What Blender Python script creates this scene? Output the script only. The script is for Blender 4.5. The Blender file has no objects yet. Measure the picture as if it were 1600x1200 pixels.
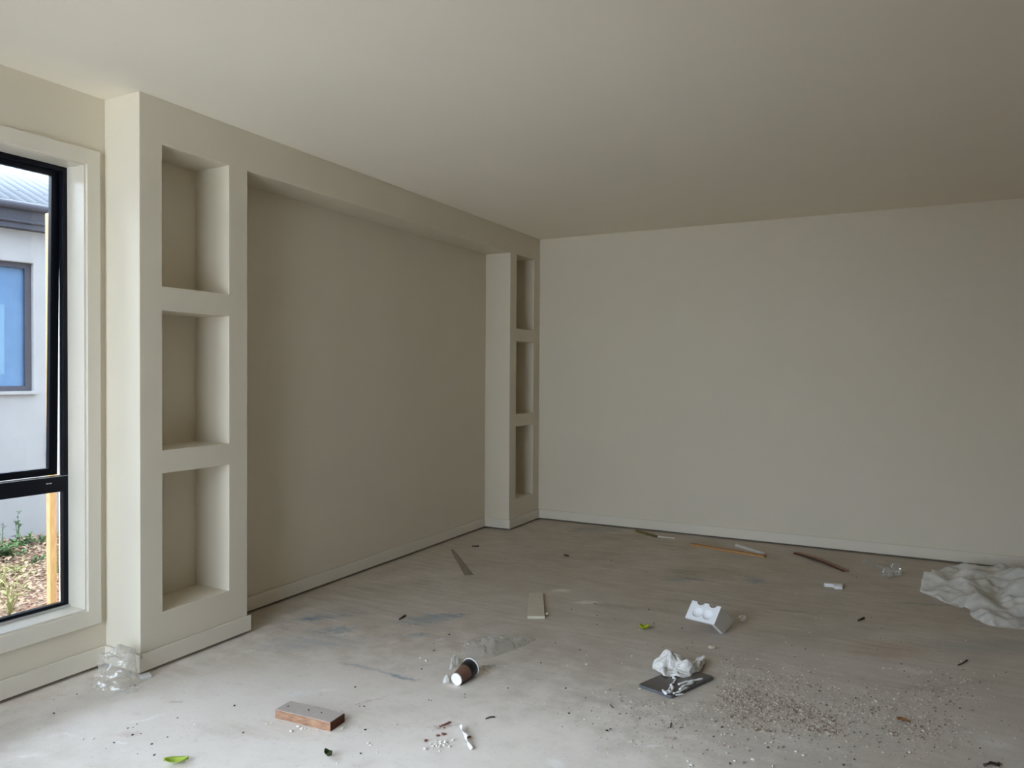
import bpy, bmesh, math, random
from mathutils import Vector, Matrix, noise
random.seed(7); noise.seed_set(7)
C = bpy.context.scene.collection
SC = bpy.context.scene

# ------------------------------------------------------------------ camera
F, YAW, PITCH, ROLL = 1170.08, 0.48334, -0.01545, 0.00581
CAM = Vector((3.13047, -6.5316, 1.4171))
FW = Vector((-math.sin(YAW)*math.cos(PITCH), math.cos(YAW)*math.cos(PITCH), math.sin(PITCH)))
_r = Vector((math.cos(YAW), math.sin(YAW), 0)); _u = _r.cross(FW)
RT = _r*math.cos(ROLL) + _u*math.sin(ROLL)
UP = -_r*math.sin(ROLL) + _u*math.cos(ROLL)
cd = bpy.data.cameras.new('camera'); cam = bpy.data.objects.new('camera', cd); C.objects.link(cam)
cd.sensor_width = 36; cd.lens = F/1600*36; cd.clip_start = 0.05; cd.clip_end = 300
M4 = Matrix((RT, UP, -FW)).transposed().to_4x4(); M4.translation = CAM
cam.matrix_world = M4
SC.camera = cam

# ------------------------------------------------------------------ sky, exposure
W = bpy.data.worlds.new('sky'); SC.world = W; W.use_nodes = True
wn = W.node_tree.nodes; wl = W.node_tree.links; wn.clear()
wo = wn.new('ShaderNodeOutputWorld'); wb = wn.new('ShaderNodeBackground')
wtc = wn.new('ShaderNodeTexCoord'); wsep = wn.new('ShaderNodeSeparateXYZ'); wr = wn.new('ShaderNodeValToRGB')
wl.new(wtc.outputs['Generated'], wsep.inputs[0]); wl.new(wsep.outputs['Z'], wr.inputs['Fac'])
wr.color_ramp.elements[0].position = 0.0; wr.color_ramp.elements[0].color = (0.62, 0.69, 0.80, 1)
wr.color_ramp.elements[1].position = 0.8; wr.color_ramp.elements[1].color = (1.10, 1.27, 1.53, 1)
wm = wn.new('ShaderNodeMath'); wm.operation = 'MULTIPLY_ADD'; wl.new(wsep.outputs['X'], wm.inputs[0]); wm.inputs[1].default_value = -12.0; wm.inputs[2].default_value = 14.2      # the sky is brighter to the left of the house
wl.new(wm.outputs[0], wb.inputs['Strength']); wl.new(wr.outputs['Color'], wb.inputs['Color'])
wl.new(wb.outputs[0], wo.inputs[0])
vs = SC.view_settings
vs.view_transform = 'Standard'; vs.look = 'None'; vs.gamma = 1; vs.use_curve_mapping = False
vs.exposure = -0.08
cy = SC.cycles
cy.max_bounces = 16; cy.diffuse_bounces = 12; cy.glossy_bounces = 4; cy.transparent_max_bounces = 24
cy.caustics_reflective = False; cy.caustics_refractive = False
cy.use_denoising = True

def portal(name, loc, normal, sx, sy):
    l = bpy.data.lights.new(name, 'AREA'); l.shape = 'RECTANGLE'; l.size = sx; l.size_y = sy
    l.cycles.is_portal = True
    o = bpy.data.objects.new(name, l); C.objects.link(o); o.location = loc
    o.rotation_euler = Vector(normal).to_track_quat('-Z', 'Y').to_euler()
    return o

# ------------------------------------------------------------------ pixel -> place
def ray(u, v): return FW + RT*((u-800)/F) + UP*((600-v)/F)
def fl(u, v, z=0.0):
    d = ray(u, v); return CAM + d*((z-CAM.z)/d.z)
def onx(u, v, x):
    d = ray(u, v); return CAM + d*((x-CAM.x)/d.x)

# ------------------------------------------------------------------ materials
def lin(r, g, b):
    f = lambda c: (c/255/12.92) if c/255 <= .04045 else ((c/255+.055)/1.055)**2.4
    return (f(r), f(g), f(b), 1)
class NT:
    def __init__(s, name):
        s.m = bpy.data.materials.new(name); s.m.use_nodes = True
        s.n = s.m.node_tree.nodes; s.l = s.m.node_tree.links; s.n.clear()
        s.out = s.n.new('ShaderNodeOutputMaterial')
    def node(s, t, **kw):
        x = s.n.new(t)
        for k, v in kw.items():
            if k.startswith('i_'): 
                key = k[2:]; key = int(key) if key.isdigit() else key.replace('_', ' ')
                if isinstance(v, bpy.types.NodeSocket): s.l.new(v, x.inputs[key])
                else: x.inputs[key].default_value = v
            else: setattr(x, k, v)
        return x
    def link(s, a, b): s.l.new(a, b)
    def math(s, op, a, b=None, clamp=False):
        x = s.n.new('ShaderNodeMath'); x.operation = op; x.use_clamp = clamp
        for i, v in enumerate((a, b)):
            if v is None: continue
            if isinstance(v, (int, float)): x.inputs[i].default_value = v
            else: s.l.new(v, x.inputs[i])
        return x.outputs[0]
    def mix(s, fac, a, b):
        x = s.n.new('ShaderNodeMix'); x.data_type = 'RGBA'
        for i, v in ((0, fac), (6, a), (7, b)):
            if isinstance(v, bpy.types.NodeSocket): s.l.new(v, x.inputs[i])
            else: x.inputs[i].default_value = v
        return x.outputs[2]
    def noise(s, vec, scale, detail=4, rough=.55):
        x = s.node('ShaderNodeTexNoise'); x.inputs['Scale'].default_value = scale
        x.inputs['Detail'].default_value = detail; x.inputs['Roughness'].default_value = rough
        if vec is not None: s.l.new(vec, x.inputs['Vector'])
        return x
    def ramp(s, fac, lo, hi):
        x = s.node('ShaderNodeMapRange'); s.l.new(fac, x.inputs[0])
        x.inputs[1].default_value = lo; x.inputs[2].default_value = hi
        return x.outputs[0]

def plain(name, col, rough=.6, var=.06, scale=30, bump=.0, bscale=200, spec=.4, metal=0., col2=None, stretch=None):
    t = NT(name); p = t.node('ShaderNodeBsdfPrincipled'); t.link(p.outputs[0], t.out.inputs[0])
    tc = t.node('ShaderNodeTexCoord'); vec = tc.outputs['Object']
    if stretch:
        mp = t.node('ShaderNodeMapping'); mp.inputs['Scale'].default_value = stretch; t.link(vec, mp.inputs[0]); vec = mp.outputs[0]
    n = t.noise(vec, scale)
    f = t.ramp(n.outputs[0], .3, .7)
    a = tuple(c*(1-var) for c in col[:3])+(1,); b = col2 or tuple(min(1, c*(1+var)) for c in col[:3])+(1,)
    t.link(t.mix(f, a, b), p.inputs['Base Color'])
    p.inputs['Roughness'].default_value = rough; p.inputs['Specular IOR Level'].default_value = spec; p.inputs['Metallic'].default_value = metal
    if bump:
        nb = t.noise(vec, bscale, 3); bp = t.node('ShaderNodeBump'); bp.inputs['Strength'].default_value = bump
        bp.inputs['Distance'].default_value = .002
        t.link(nb.outputs[0], bp.inputs['Height']); t.link(bp.outputs[0], p.inputs['Normal'])
    return t.m

def film(name, opac, col=(.85, .85, .83, 1), gloss=.1, rough=.18, scale=25, trans=.5):
    # thin plastic: part see-through, part milky (lit from both sides), with a shine
    t = NT(name); tc = t.node('ShaderNodeTexCoord')
    n = t.noise(tc.outputs['Object'], scale, 5)
    tr = t.node('ShaderNodeBsdfTransparent'); tr.inputs[0].default_value = (.97, .97, .96, 1)
    df = t.node('ShaderNodeBsdfDiffuse'); df.inputs[0].default_value = col
    tl = t.node('ShaderNodeBsdfTranslucent'); tl.inputs[0].default_value = col
    m1 = t.node('ShaderNodeMixShader'); m1.inputs[0].default_value = trans; t.link(df.outputs[0], m1.inputs[1]); t.link(tl.outputs[0], m1.inputs[2])
    m2 = t.node('ShaderNodeMixShader'); t.link(tr.outputs[0], m2.inputs[1]); t.link(m1.outputs[0], m2.inputs[2])
    fres = t.node('ShaderNodeLayerWeight'); fres.inputs[0].default_value = .35
    o = t.math('ADD', t.math('MULTIPLY', t.ramp(n.outputs[0], .3, .7), opac*.5), opac*.75)
    o = t.math('ADD', o, t.math('MULTIPLY', fres.outputs['Facing'], (1-opac)*.35), clamp=True)
    t.link(o, m2.inputs[0])
    gl = t.node('ShaderNodeBsdfGlossy'); gl.inputs['Roughness'].default_value = rough
    m3 = t.node('ShaderNodeMixShader'); t.link(m2.outputs[0], m3.inputs[1]); t.link(gl.outputs[0], m3.inputs[2])
    m3.inputs[0].default_value = gloss
    t.link(m3.outputs[0], t.out.inputs[0]); return t.m

def glass(name, tint=(.93, .95, .95, 1), refl=1.0):
    t = NT(name); tr = t.node('ShaderNodeBsdfTransparent'); tr.inputs[0].default_value = tint
    gl = t.node('ShaderNodeBsdfGlossy'); gl.inputs['Roughness'].default_value = .01
    fr = t.node('ShaderNodeFresnel'); fr.inputs[0].default_value = 1.45
    ms = t.node('ShaderNodeMixShader'); t.link(t.math('MULTIPLY', fr.outputs[0], refl), ms.inputs[0])
    t.link(tr.outputs[0], ms.inputs[1]); t.link(gl.outputs[0], ms.inputs[2]); t.link(ms.outputs[0], t.out.inputs[0]); return t.m

WALLC = (.665, .608, .497, 1)
M = {}
M['wall'] = plain('wall_paint', WALLC, .55, .012, 3, .03, 350, .35)
M['ceil'] = plain('ceiling_paint', (.86, .80, .69, 1), .8, .012, 2, .02, 300, .2)
M['trim'] = plain('trim_enamel', (.69, .642, .55, 1), .34, .012, 4, .0, 200, .45)
M['frame'] = plain('black_powdercoat', (.003, .004, .008, 1), .4, .2, 40, .0, 200, .22)
M['alu'] = plain('bare_aluminium', (.6, .6, .6, 1), .35, .05, 40, .0, 200, .5, .6)
M['glass'] = glass('window_glass')
M['tint'] = glass('tinted_window_glass', (.74, .755, .765, 1))
M['pine'] = plain('pine', lin(190, 146, 92), .6, .12, 14, .1, 90, .3, stretch=(6, 6, 1), col2=lin(206, 168, 116))
M['timber'] = plain('raw_timber', lin(138, 102, 80), .7, .15, 18, .1, 90, .25, stretch=(1, 8, 8), col2=lin(178, 140, 112))
M['timber_dark'] = plain('timber_end_grain', lin(92, 55, 44), .8, .3, 60, .1, 120, .2)
M['dust'] = plain('mortar_dust', lin(172, 162, 154), .95, .06, 60, .2, 300, .1)
M['stick'] = plain('stick_wood', lin(176, 136, 92), .7, .15, 20, .1, 100, .25, stretch=(1, 8, 8))
M['shim'] = plain('shim_wood', lin(150, 120, 96), .7, .15, 20, .1, 100, .25, stretch=(1, 8, 8))
M['shim_dark'] = plain('shim_edge', lin(80, 48, 34), .8, .2, 60)
M['green_stick'] = plain('treated_wood', lin(112, 104, 62), .75, .15, 30, .1, 100, .2)
M['white_wood'] = plain('primed_wood', lin(205, 200, 192), .6, .06, 30, .05, 100, .3)
M['cream'] = plain('cream_board', lin(198, 192, 172), .65, .05, 30, .08, 150, .3)
M['foam'] = plain('polystyrene', (.82, .83, .85, 1), .75, .03, 150, .25, 260, .25)
M['cup'] = plain('cup_brown', lin(108, 80, 66), .55, .05, 40, .0, 100, .35)
M['black'] = plain('cup_black', (.012, .011, .012, 1), .4, .1, 40, .0, 100, .4)
M['white'] = plain('white_paper', (.85, .86, .86, 1), .6, .02, 40, .05, 100, .3)
M['rag'] = plain('plastered_rag', (.66, .64, .61, 1), .85, .16, 45, .6, 110, .15)
M['plaster'] = plain('wet_plaster', (.72, .72, .71, 1), .6, .08, 60, .15, 160, .3)
M['plate'] = plain('dark_plate', (.075, .062, .055, 1), .28, .25, 14, .0, 100, .5)
M['plate_edge'] = plain('plate_rim', (.12, .13, .15, 1), .3, .1, 20, .0, 100, .5, .3)
M['leaf'] = plain('green_leaf', lin(150, 170, 60), .55, .15, 60, .1, 150, .3)
M['leaf_bright'] = plain('lime_leaf', lin(168, 186, 30), .5, .12, 80, .1, 150, .3)
M['leaf_dark'] = plain('dark_leaf', lin(62, 72, 40), .7, .3, 80, .1, 150, .2)
M['leaf_brown'] = plain('brown_leaf', lin(140, 98, 60), .7, .2, 80, .1, 150, .2)
M['crumb_dark'] = plain('dark_crumb', lin(58, 48, 42), .9, .3, 200)
M['crumb_white'] = plain('white_crumb', lin(232, 228, 220), .9, .06, 200)
M['crumb_red'] = plain('red_crumb', lin(120, 74, 62), .9, .2, 200)
M['mortar'] = plain('mortar_crumbs', lin(164, 150, 136), .95, .2, 90)
M['twig'] = plain('twig_bark', lin(64, 50, 40), .85, .25, 120)
M['strip'] = plain('grey_strip', lin(138, 128, 110), .75, .1, 30)
M['film'] = film('clear_plastic', .19, (.92, .92, .9, 1), .14, .26, 30)
M['bag'] = film('clear_bag_plastic', .23, (.88, .84, .78, 1), .09, .22, 14)
M['sheet'] = film('milky_sheet', .9, (.90, .90, .87, 1), .05, .3, 8, .38)
M['bottle'] = film('clear_wrap', .14, (.9, .9, .9, 1), .16, .1)
M['red'] = plain('red_scrap', lin(120, 52, 44), .7, .1, 40)
# outside
M['render'] = plain('grey_render', (.30, .305, .305, 1), .9, .05, 2.2, .15, 60, .1)
M['fascia'] = plain('dark_fascia', (.045, .048, .062, 1), .6, .4, 70, .0, 60, .3)
M['roof'] = plain('pale_roof_steel', (.125, .137, .15, 1), .35, .02, 4, .0, 60, .3)
M['nframe'] = plain('charcoal_frame', (.055, .055, .07, 1), .6, .4, 60)
M['npane'] = plain('blue_film_pane', lin(72, 108, 146), .25, .06, 5, .0, 60, .5, col2=lin(86, 122, 156))
M['npane2'] = plain('pale_blue_pane', lin(96, 132, 160), .25, .04, 5, .0, 60, .5)
M['weed'] = plain('weed_green', lin(72, 100, 54), .7, .25, 20)
M['weed_pale'] = plain('weed_straw', lin(136, 132, 82), .8, .2, 20)
M['litter'] = plain('dry_litter', lin(140, 118, 94), .9, .35, 30)
M['wire'] = plain('white_cable', (.8, .8, .8, 1), .5, .03)

# soil
t = NT('red_soil'); p = t.node('ShaderNodeBsdfPrincipled'); t.link(p.outputs[0], t.out.inputs[0])
tc = t.node('ShaderNodeTexCoord')
n1 = t.noise(tc.outputs['Object'], 2.2, 5); n2 = t.noise(tc.outputs['Object'], 26, 5)
c = t.mix(t.ramp(n1.outputs[0], .35, .65), lin(112, 68, 52), lin(132, 100, 78))
c = t.mix(t.ramp(n2.outputs[0], .52, .66), c, lin(152, 134, 112))
t.link(c, p.inputs['Base Color']); p.inputs['Roughness'].default_value = .95
bp = t.node('ShaderNodeBump'); bp.inputs['Strength'].default_value = .7; bp.inputs['Distance'].default_value = .03
t.link(n2.outputs[0], bp.inputs['Height']); t.link(bp.outputs[0], p.inputs['Normal']); M['soil'] = t.m

# concrete slab: mottled grey-beige with stains (blue chalk, dirt, rust, plaster dabs), foreground light painted in with the dust
def concrete():
    t = NT('concrete_slab'); p = t.node('ShaderNodeBsdfPrincipled'); t.link(p.outputs[0], t.out.inputs[0])
    tc = t.node('ShaderNodeTexCoord'); v = tc.outputs['Object']
    big = t.noise(v, .9, 5, .6); mid = t.noise(v, 5, 6, .6); fine = t.noise(v, 60, 4, .6); speck = t.noise(v, 150, 2, .5)
    st = t.node('ShaderNodeMapping'); st.inputs['Rotation'].default_value = (0, 0, .5); st.inputs['Scale'].default_value = (.8, 5, 1); t.link(v, st.inputs[0])
    brush = t.noise(st.outputs[0], 4, 6, .65)
    c = t.mix(t.ramp(big.outputs[0], .35, .65), (.50, .445, .375, 1), (.56, .51, .45, 1))
    c = t.mix(t.math('MULTIPLY', t.ramp(mid.outputs[0], .42, .66), .55), c, (.43, .38, .315, 1))
    c = t.mix(t.math('MULTIPLY', t.ramp(brush.outputs[0], .50, .72), .45), c, (.38, .33, .27, 1))
    c = t.mix(t.math('MULTIPLY', t.ramp(brush.outputs[0], .46, .30), .35), c, (.70, .67, .63, 1))
    c = t.mix(t.math('MULTIPLY', t.ramp(fine.outputs[0], .56, .70), .35), c, (.34, .31, .28, 1))
    c = t.mix(t.math('MULTIPLY', t.ramp(speck.outputs[0], .64, .72), .6), c, (.68, .66, .62, 1))
    wob = t.noise(v, 9, 5, .6); wob2 = t.noise(v, 38, 3, .6)
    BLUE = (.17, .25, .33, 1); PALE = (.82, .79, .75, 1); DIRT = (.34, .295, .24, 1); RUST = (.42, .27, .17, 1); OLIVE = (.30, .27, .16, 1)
    stains = [(430, 1105, 1.5, .95, -.1, (.77, .71, .645, 1), .9), (330, 1150, 1.5, .8, .1, (.66, .60, .545, 1), .55), (820, 1190, .8, .5, 0, (.74, .68, .61, 1), .6),  # this row: pale dust that also paints in the brighter foreground light; u, v, half width m, half depth m, turn, colour, strength
        (500, 965, .16, .05, .2, BLUE, .75), (522, 985, .14, .06, .3, BLUE, .7), (488, 1005, .30, .13, .2, (.36, .40, .43, 1), .5),
        (545, 955, .25, .10, .2, (.30, .30, .28, 1), .5), (668, 968, .20, .08, .3, BLUE, .55), (700, 962, .13, .05, .2, BLUE, .5),
        (648, 993, .09, .03, .4, BLUE, .6), (590, 1048, .26, .016, -.5, BLUE, .35), (632, 1058, .09, .02, -.4, BLUE, .55),
        (930, 828, .25, .12, .1, (.22, .27, .28, 1), .6), (1070, 905, .16, .07, .1, BLUE, .45), (1178, 906, .06, .10, .1, BLUE, .5),
        (1185, 868, .20, .10, 0, (.30, .33, .35, 1), .35), (1440, 944, .17, .035, -.2, (.20, .24, .24, 1), .7),
        (1545, 1010, .40, .14, 0, (.32, .36, .35, 1), .4),
        (1100, 895, .35, .20, .1, OLIVE, .5), (1060, 850, .45, .25, .1, OLIVE, .35), (960, 840, .5, .12, .1, OLIVE, .35),
        (900, 870, .6, .3, .2, DIRT, .3), (720, 880, .5, .25, .3, DIRT, .3), (590, 925, .5, .18, .3, DIRT, .4), (640, 910, .35, .1, .4, DIRT, .35),
        (990, 950, .30, .05, -.3, DIRT, .5), (1080, 940, .3, .035, -.2, DIRT, .5), (1390, 1015, .25, .14, 0, RUST, .4),
        (1240, 955, .2, .03, -.3, OLIVE, .5), (1300, 1000, .45, .12, -.3, DIRT, .22), (1440, 1075, .3, .03, .2, DIRT, .5), (1340, 1065, .4, .05, -.3, DIRT, .3),
        (877, 922, .07, .035, .1, PALE, .8), (920, 941, .085, .035, .1, PALE, .85), (873, 925, .12, .05, .2, PALE, .3),
        (467, 1083, .09, .028, .1, (.74, .73, .71, 1), .75), (512, 1078, .05, .02, .2, PALE, .7), (440, 1065, .4, .2, .1, PALE, .22), (690, 998, .03, .012, .2, PALE, .6),
        (225, 1123, .07, .02, .5, PALE, .6), (50, 1178, .05, .02, 0, PALE, .6), (90, 1150, .09, .012, 0, PALE, .5), (185, 1164, .04, .012, 0, PALE, .6),
        (275, 1097, .03, .022, 0, RUST, .5), (690, 1136, .06, .03, .5, (.30, .16, .14, 1), .6), (195, 1148, .06, .03, 0, (.45, .34, .31, 1), .45),
        (420, 1140, .35, .10, 0, (.47, .40, .32, 1), .35), (600, 1120, .3, .15, 0, (.47, .40, .33, 1), .3), (580, 1093, .07, .02, .6, RUST, .35),
        (155, 1060, .06, .02, 0, RUST, .5), (30, 1095, .2, .05, .5, RUST, .2), (330, 1040, .5, .12, .4, (.50, .44, .34, 1), .35),
        (865, 1192, .05, .03, -.9, PALE, .6), (1430, 1048, .08, .05, -.5, PALE, .45), (1560, 1165, .08, .03, -.4, PALE, .35),
        (1520, 1150, .25, .05, -.5, (.55, .52, .48, 1), .3), (1020, 1165, .04, .015, .2, PALE, .5),
    ]
    stv = t.node('ShaderNodeVectorMath', operation='SUBTRACT'); 
    wv = t.node('ShaderNodeVectorMath', operation='SCALE'); t.link(wob.outputs['Color'], wv.inputs[0]); wv.inputs['Scale'].default_value = .12
    stv.inputs[1].default_value = (.06, .06, .06)
    add = t.node('ShaderNodeVectorMath', operation='ADD'); t.link(v, add.inputs[0]); t.link(wv.outputs[0], add.inputs[1])
    t.link(add.outputs[0], stv.inputs[0])
    mott = t.ramp(mid.outputs[0], .62, .40)
    streak = t.ramp(brush.outputs[0], .38, .62)
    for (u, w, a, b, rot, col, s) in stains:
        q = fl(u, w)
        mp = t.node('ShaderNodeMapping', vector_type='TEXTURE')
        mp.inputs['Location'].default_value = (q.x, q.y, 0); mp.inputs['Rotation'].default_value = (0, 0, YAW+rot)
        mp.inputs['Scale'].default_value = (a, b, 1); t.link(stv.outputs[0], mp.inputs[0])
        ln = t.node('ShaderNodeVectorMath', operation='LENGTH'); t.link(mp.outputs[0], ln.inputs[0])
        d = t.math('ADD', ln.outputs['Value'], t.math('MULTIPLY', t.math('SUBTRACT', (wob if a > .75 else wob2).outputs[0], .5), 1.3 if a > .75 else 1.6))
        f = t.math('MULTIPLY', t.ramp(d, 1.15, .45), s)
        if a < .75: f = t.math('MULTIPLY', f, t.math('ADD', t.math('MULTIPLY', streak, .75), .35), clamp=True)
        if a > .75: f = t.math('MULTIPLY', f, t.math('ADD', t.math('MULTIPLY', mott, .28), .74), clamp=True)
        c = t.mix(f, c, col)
    dots = t.noise(v, 75, 2, .5); dots2 = t.noise(v, 22, 3, .6)
    c = t.mix(t.math('MULTIPLY', t.ramp(dots.outputs[0], .66, .74), .4), c, (.30, .265, .23, 1))
    c = t.mix(t.math('MULTIPLY', t.ramp(dots2.outputs[0], .60, .74), .28), c, (.42, .385, .345, 1))
    t.link(c, p.inputs['Base Color']); p.inputs['Roughness'].default_value = .85; p.inputs['Specular IOR Level'].default_value = .12
    h = t.math('ADD', t.math('MULTIPLY', fine.outputs[0], .5), t.math('MULTIPLY', brush.outputs[0], .6))
    bp = t.node('ShaderNodeBump'); bp.inputs['Strength'].default_value = .16; bp.inputs['Distance'].default_value = .003
    t.link(h, bp.inputs['Height']); t.link(bp.outputs[0], p.inputs['Normal'])
    return t.m
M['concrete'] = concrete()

# ------------------------------------------------------------------ object helpers
def mesh_obj(name, bm, mat, parent=None, smooth=False, loc=None):
    me = bpy.data.meshes.new(name); bmesh.ops.recalc_face_normals(bm, faces=bm.faces); bm.to_mesh(me); bm.free()
    for m in (mat if isinstance(mat, (list, tuple)) else [mat]): me.materials.append(m)
    if smooth: me.polygons.foreach_set('use_smooth', [True]*len(me.polygons))
    o = bpy.data.objects.new(name, me); C.objects.link(o)
    if parent is not None: o.parent = parent
    if loc is not None: o.location = loc
    return o
def tag(o, label, cat, group=None, kind=None):
    o['label'] = label; o['category'] = cat
    if group: o['group'] = group
    if kind: o['kind'] = kind
    return o
def thing(name, label, cat, loc=(0, 0, 0), rz=0, group=None, kind=None):
    o = bpy.data.objects.new(name, None); C.objects.link(o); o.location = loc; o.rotation_euler = (0, 0, rz); o.empty_display_size = .1
    return tag(o, label, cat, group, kind)
def box(bm, x0, x1, y0, y1, z0, z1, mi=0):
    vs_ = [bm.verts.new((x, y, z)) for x in (x0, x1) for y in (y0, y1) for z in (z0, z1)]
    fs = []
    for f in ((0, 1, 3, 2), (4, 6, 7, 5), (0, 4, 5, 1), (2, 3, 7, 6), (0, 2, 6, 4), (1, 5, 7, 3)):
        fc = bm.faces.new([vs_[i] for i in f]); fc.material_index = mi; fs.append(fc)
    return fs
def bevel(o, w, seg=2, ang=35):
    m = o.modifiers.new('bevel', 'BEVEL'); m.width = w; m.segments = seg; m.limit_method = 'ANGLE'; m.angle_limit = math.radians(ang)
    m.harden_normals = False
    return o
def solid(name, add, sub, mat, parent=None, bev=0):
    # union of boxes minus boxes as one clean closed mesh on a shared grid
    ax = [sorted({round(b[i], 5) for b in add+sub for i in (2*k, 2*k+1)}) for k in range(3)]
    lo = [min(b[2*k] for b in add) for k in range(3)]; hi = [max(b[2*k+1] for b in add) for k in range(3)]
    ax = [[a for a in ax[k] if lo[k]-1e-6 <= a <= hi[k]+1e-6] for k in range(3)]
    n = [len(a)-1 for a in ax]
    inb = lambda b, c: all(b[2*k] < c[k] < b[2*k+1] for k in range(3))
    fill = {}
    for i in range(n[0]):
        for j in range(n[1]):
            for k in range(n[2]):
                c = [(ax[q][w]+ax[q][w+1])/2 for q, w in enumerate((i, j, k))]
                fill[i, j, k] = any(inb(b, c) for b in add) and not any(inb(b, c) for b in sub)
    bm = bmesh.new(); vd = {}
    def V(i, j, k):
        if (i, j, k) not in vd: vd[i, j, k] = bm.verts.new((ax[0][i], ax[1][j], ax[2][k]))
        return vd[i, j, k]
    for (i, j, k), f in fill.items():
        if not f: continue
        for d, q in (((-1, 0, 0), [(0, 0, 0), (0, 0, 1), (0, 1, 1), (0, 1, 0)]), ((1, 0, 0), [(1, 0, 0), (1, 1, 0), (1, 1, 1), (1, 0, 1)]),
                     ((0, -1, 0), [(0, 0, 0), (1, 0, 0), (1, 0, 1), (0, 0, 1)]), ((0, 1, 0), [(0, 1, 0), (0, 1, 1), (1, 1, 1), (1, 1, 0)]),
                     ((0, 0, -1), [(0, 0, 0), (0, 1, 0), (1, 1, 0), (1, 0, 0)]), ((0, 0, 1), [(0, 0, 1), (1, 0, 1), (1, 1, 1), (0, 1, 1)])):
            if not fill.get((i+d[0], j+d[1], k+d[2]), False):
                bm.faces.new([V(i+a, j+b, k+c) for a, b, c in q])
    bmesh.ops.dissolve_limit(bm, angle_limit=.01, verts=bm.verts, edges=bm.edges)
    o = mesh_obj(name, bm, mat, parent)
    if bev: bevel(o, bev)
    return o
def tube(bm, pts, rad, seg=6, mi=0):
    pts = [Vector(p) for p in pts]; rings = []
    for i, p in enumerate(pts):
        d = (pts[min(i+1, len(pts)-1)]-pts[max(i-1, 0)]).normalized()
        a = d.orthogonal().normalized(); b = d.cross(a); r = rad[i] if isinstance(rad, (list, tuple)) else rad
        rings.append([bm.verts.new(p+(a*math.cos(2*math.pi*k/seg)+b*math.sin(2*math.pi*k/seg))*r) for k in range(seg)])
    for i in range(len(rings)-1):
        for k in range(seg): bm.faces.new((rings[i][k], rings[i][(k+1) % seg], rings[i+1][(k+1) % seg], rings[i+1][k])).material_index = mi
    bm.faces.new(rings[0]).material_index = mi; bm.faces.new(rings[-1][::-1]).material_index = mi
def lathe(bm, prof, seg=40, mi=0):
    rings = [[bm.verts.new((r*math.cos(2*math.pi*k/seg), r*math.sin(2*math.pi*k/seg), z)) for k in range(seg)] for r, z in prof]
    for i in range(len(rings)-1):
        for k in range(seg): bm.faces.new((rings[i][k], rings[i][(k+1) % seg], rings[i+1][(k+1) % seg], rings[i+1][k])).material_index = mi
    return rings
def prism(bm, poly, z0, z1, mi=0, mtop=None):
    lo = [bm.verts.new((x, y, z0)) for x, y in poly]; hi = [bm.verts.new((x, y, z1)) for x, y in poly]
    bm.faces.new(lo[::-1]).material_index = mi
    bm.faces.new(hi).material_index = mi if mtop is None else mtop
    for i in range(len(poly)): bm.faces.new((lo[i], lo[(i+1) % len(poly)], hi[(i+1) % len(poly)], hi[i])).material_index = mi

# ------------------------------------------------------------------ the room
H = 2.70; XR = 8.0; YB = -7.0; XW = -.253
Y1, YA, YC = -4.268, -3.628, -.611         # pillar front, pillar end, second pillar start
ZH = 2.487; GAP = .016               # boards stop 16 mm above the slab, the wall lining behind them too
WIN = (-6.17, -4.372, .297, 2.368)         # y0 y1 z0 z1 clear of the lining
st = 'structure'
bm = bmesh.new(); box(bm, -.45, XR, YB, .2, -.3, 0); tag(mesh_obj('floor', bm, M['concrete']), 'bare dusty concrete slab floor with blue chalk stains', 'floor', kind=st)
bm = bmesh.new(); box(bm, -.6, XR+.15, YB-.2, .2, H, H+.2); tag(mesh_obj('ceiling', bm, M['ceil']), 'plain flat off-white ceiling', 'ceiling', kind=st)
tag(solid('wall_left', [(-.45, XW, YB, .2, 0, H)], [(-1, 0, WIN[0]-.02, WIN[1]+.02, WIN[2]-.02, WIN[3]+.02), (XW-.05, 0, YB, 0, -1, GAP)], M['wall']),
    'off-white left wall with the window in it', 'wall', kind=st)
tag(solid('wall_back', [(XW, XR, 0, .2, 0, H)], [(XW-1, XR+1, -1, .05, -1, GAP)], M['wall']), 'plain beige-white back wall facing the camera', 'wall', kind=st)
tag(mesh_obj('wall_right', (lambda b: (box(b, XR, XR+.15, YB, .2, -.3, H), b)[1])(bmesh.new()), M['wall']), 'plain right wall beyond the frame', 'wall', kind=st)
tag(solid('wall_rear', [(-.45, XR, YB-.2, YB, -.3, H)], [(-.15, 2.0, YB-1, YB+1, 0, 2.5)], M['wall']), 'rear wall with wide opening behind the camera', 'wall', kind=st)
NZ = [(.262, .925), (1.036, 1.702), (1.817, ZH)]
add = [(XW, 0, Y1, YA, 0, H), (XW, 0, YC, 0, 0, H), (XW, 0, YA, YC, ZH, H)]
sub = [(XW, .1, -4.148, -3.752, a, b) for a, b in NZ] + [(XW, .1, -.486, -.131, a, b) for a, b in NZ]
sub += [(-.05, 1, Y1-1, 1, -1, GAP), (-1, 1, Y1-1, Y1+.05, -1, GAP), (-1, 1, YC-.0, YC+.05, -1, GAP)]
tag(solid('wall_niche', add, sub, M['wall'], bev=.003), 'built-out surround of two niche pillars joined by a header', 'wall', kind=st)

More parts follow.
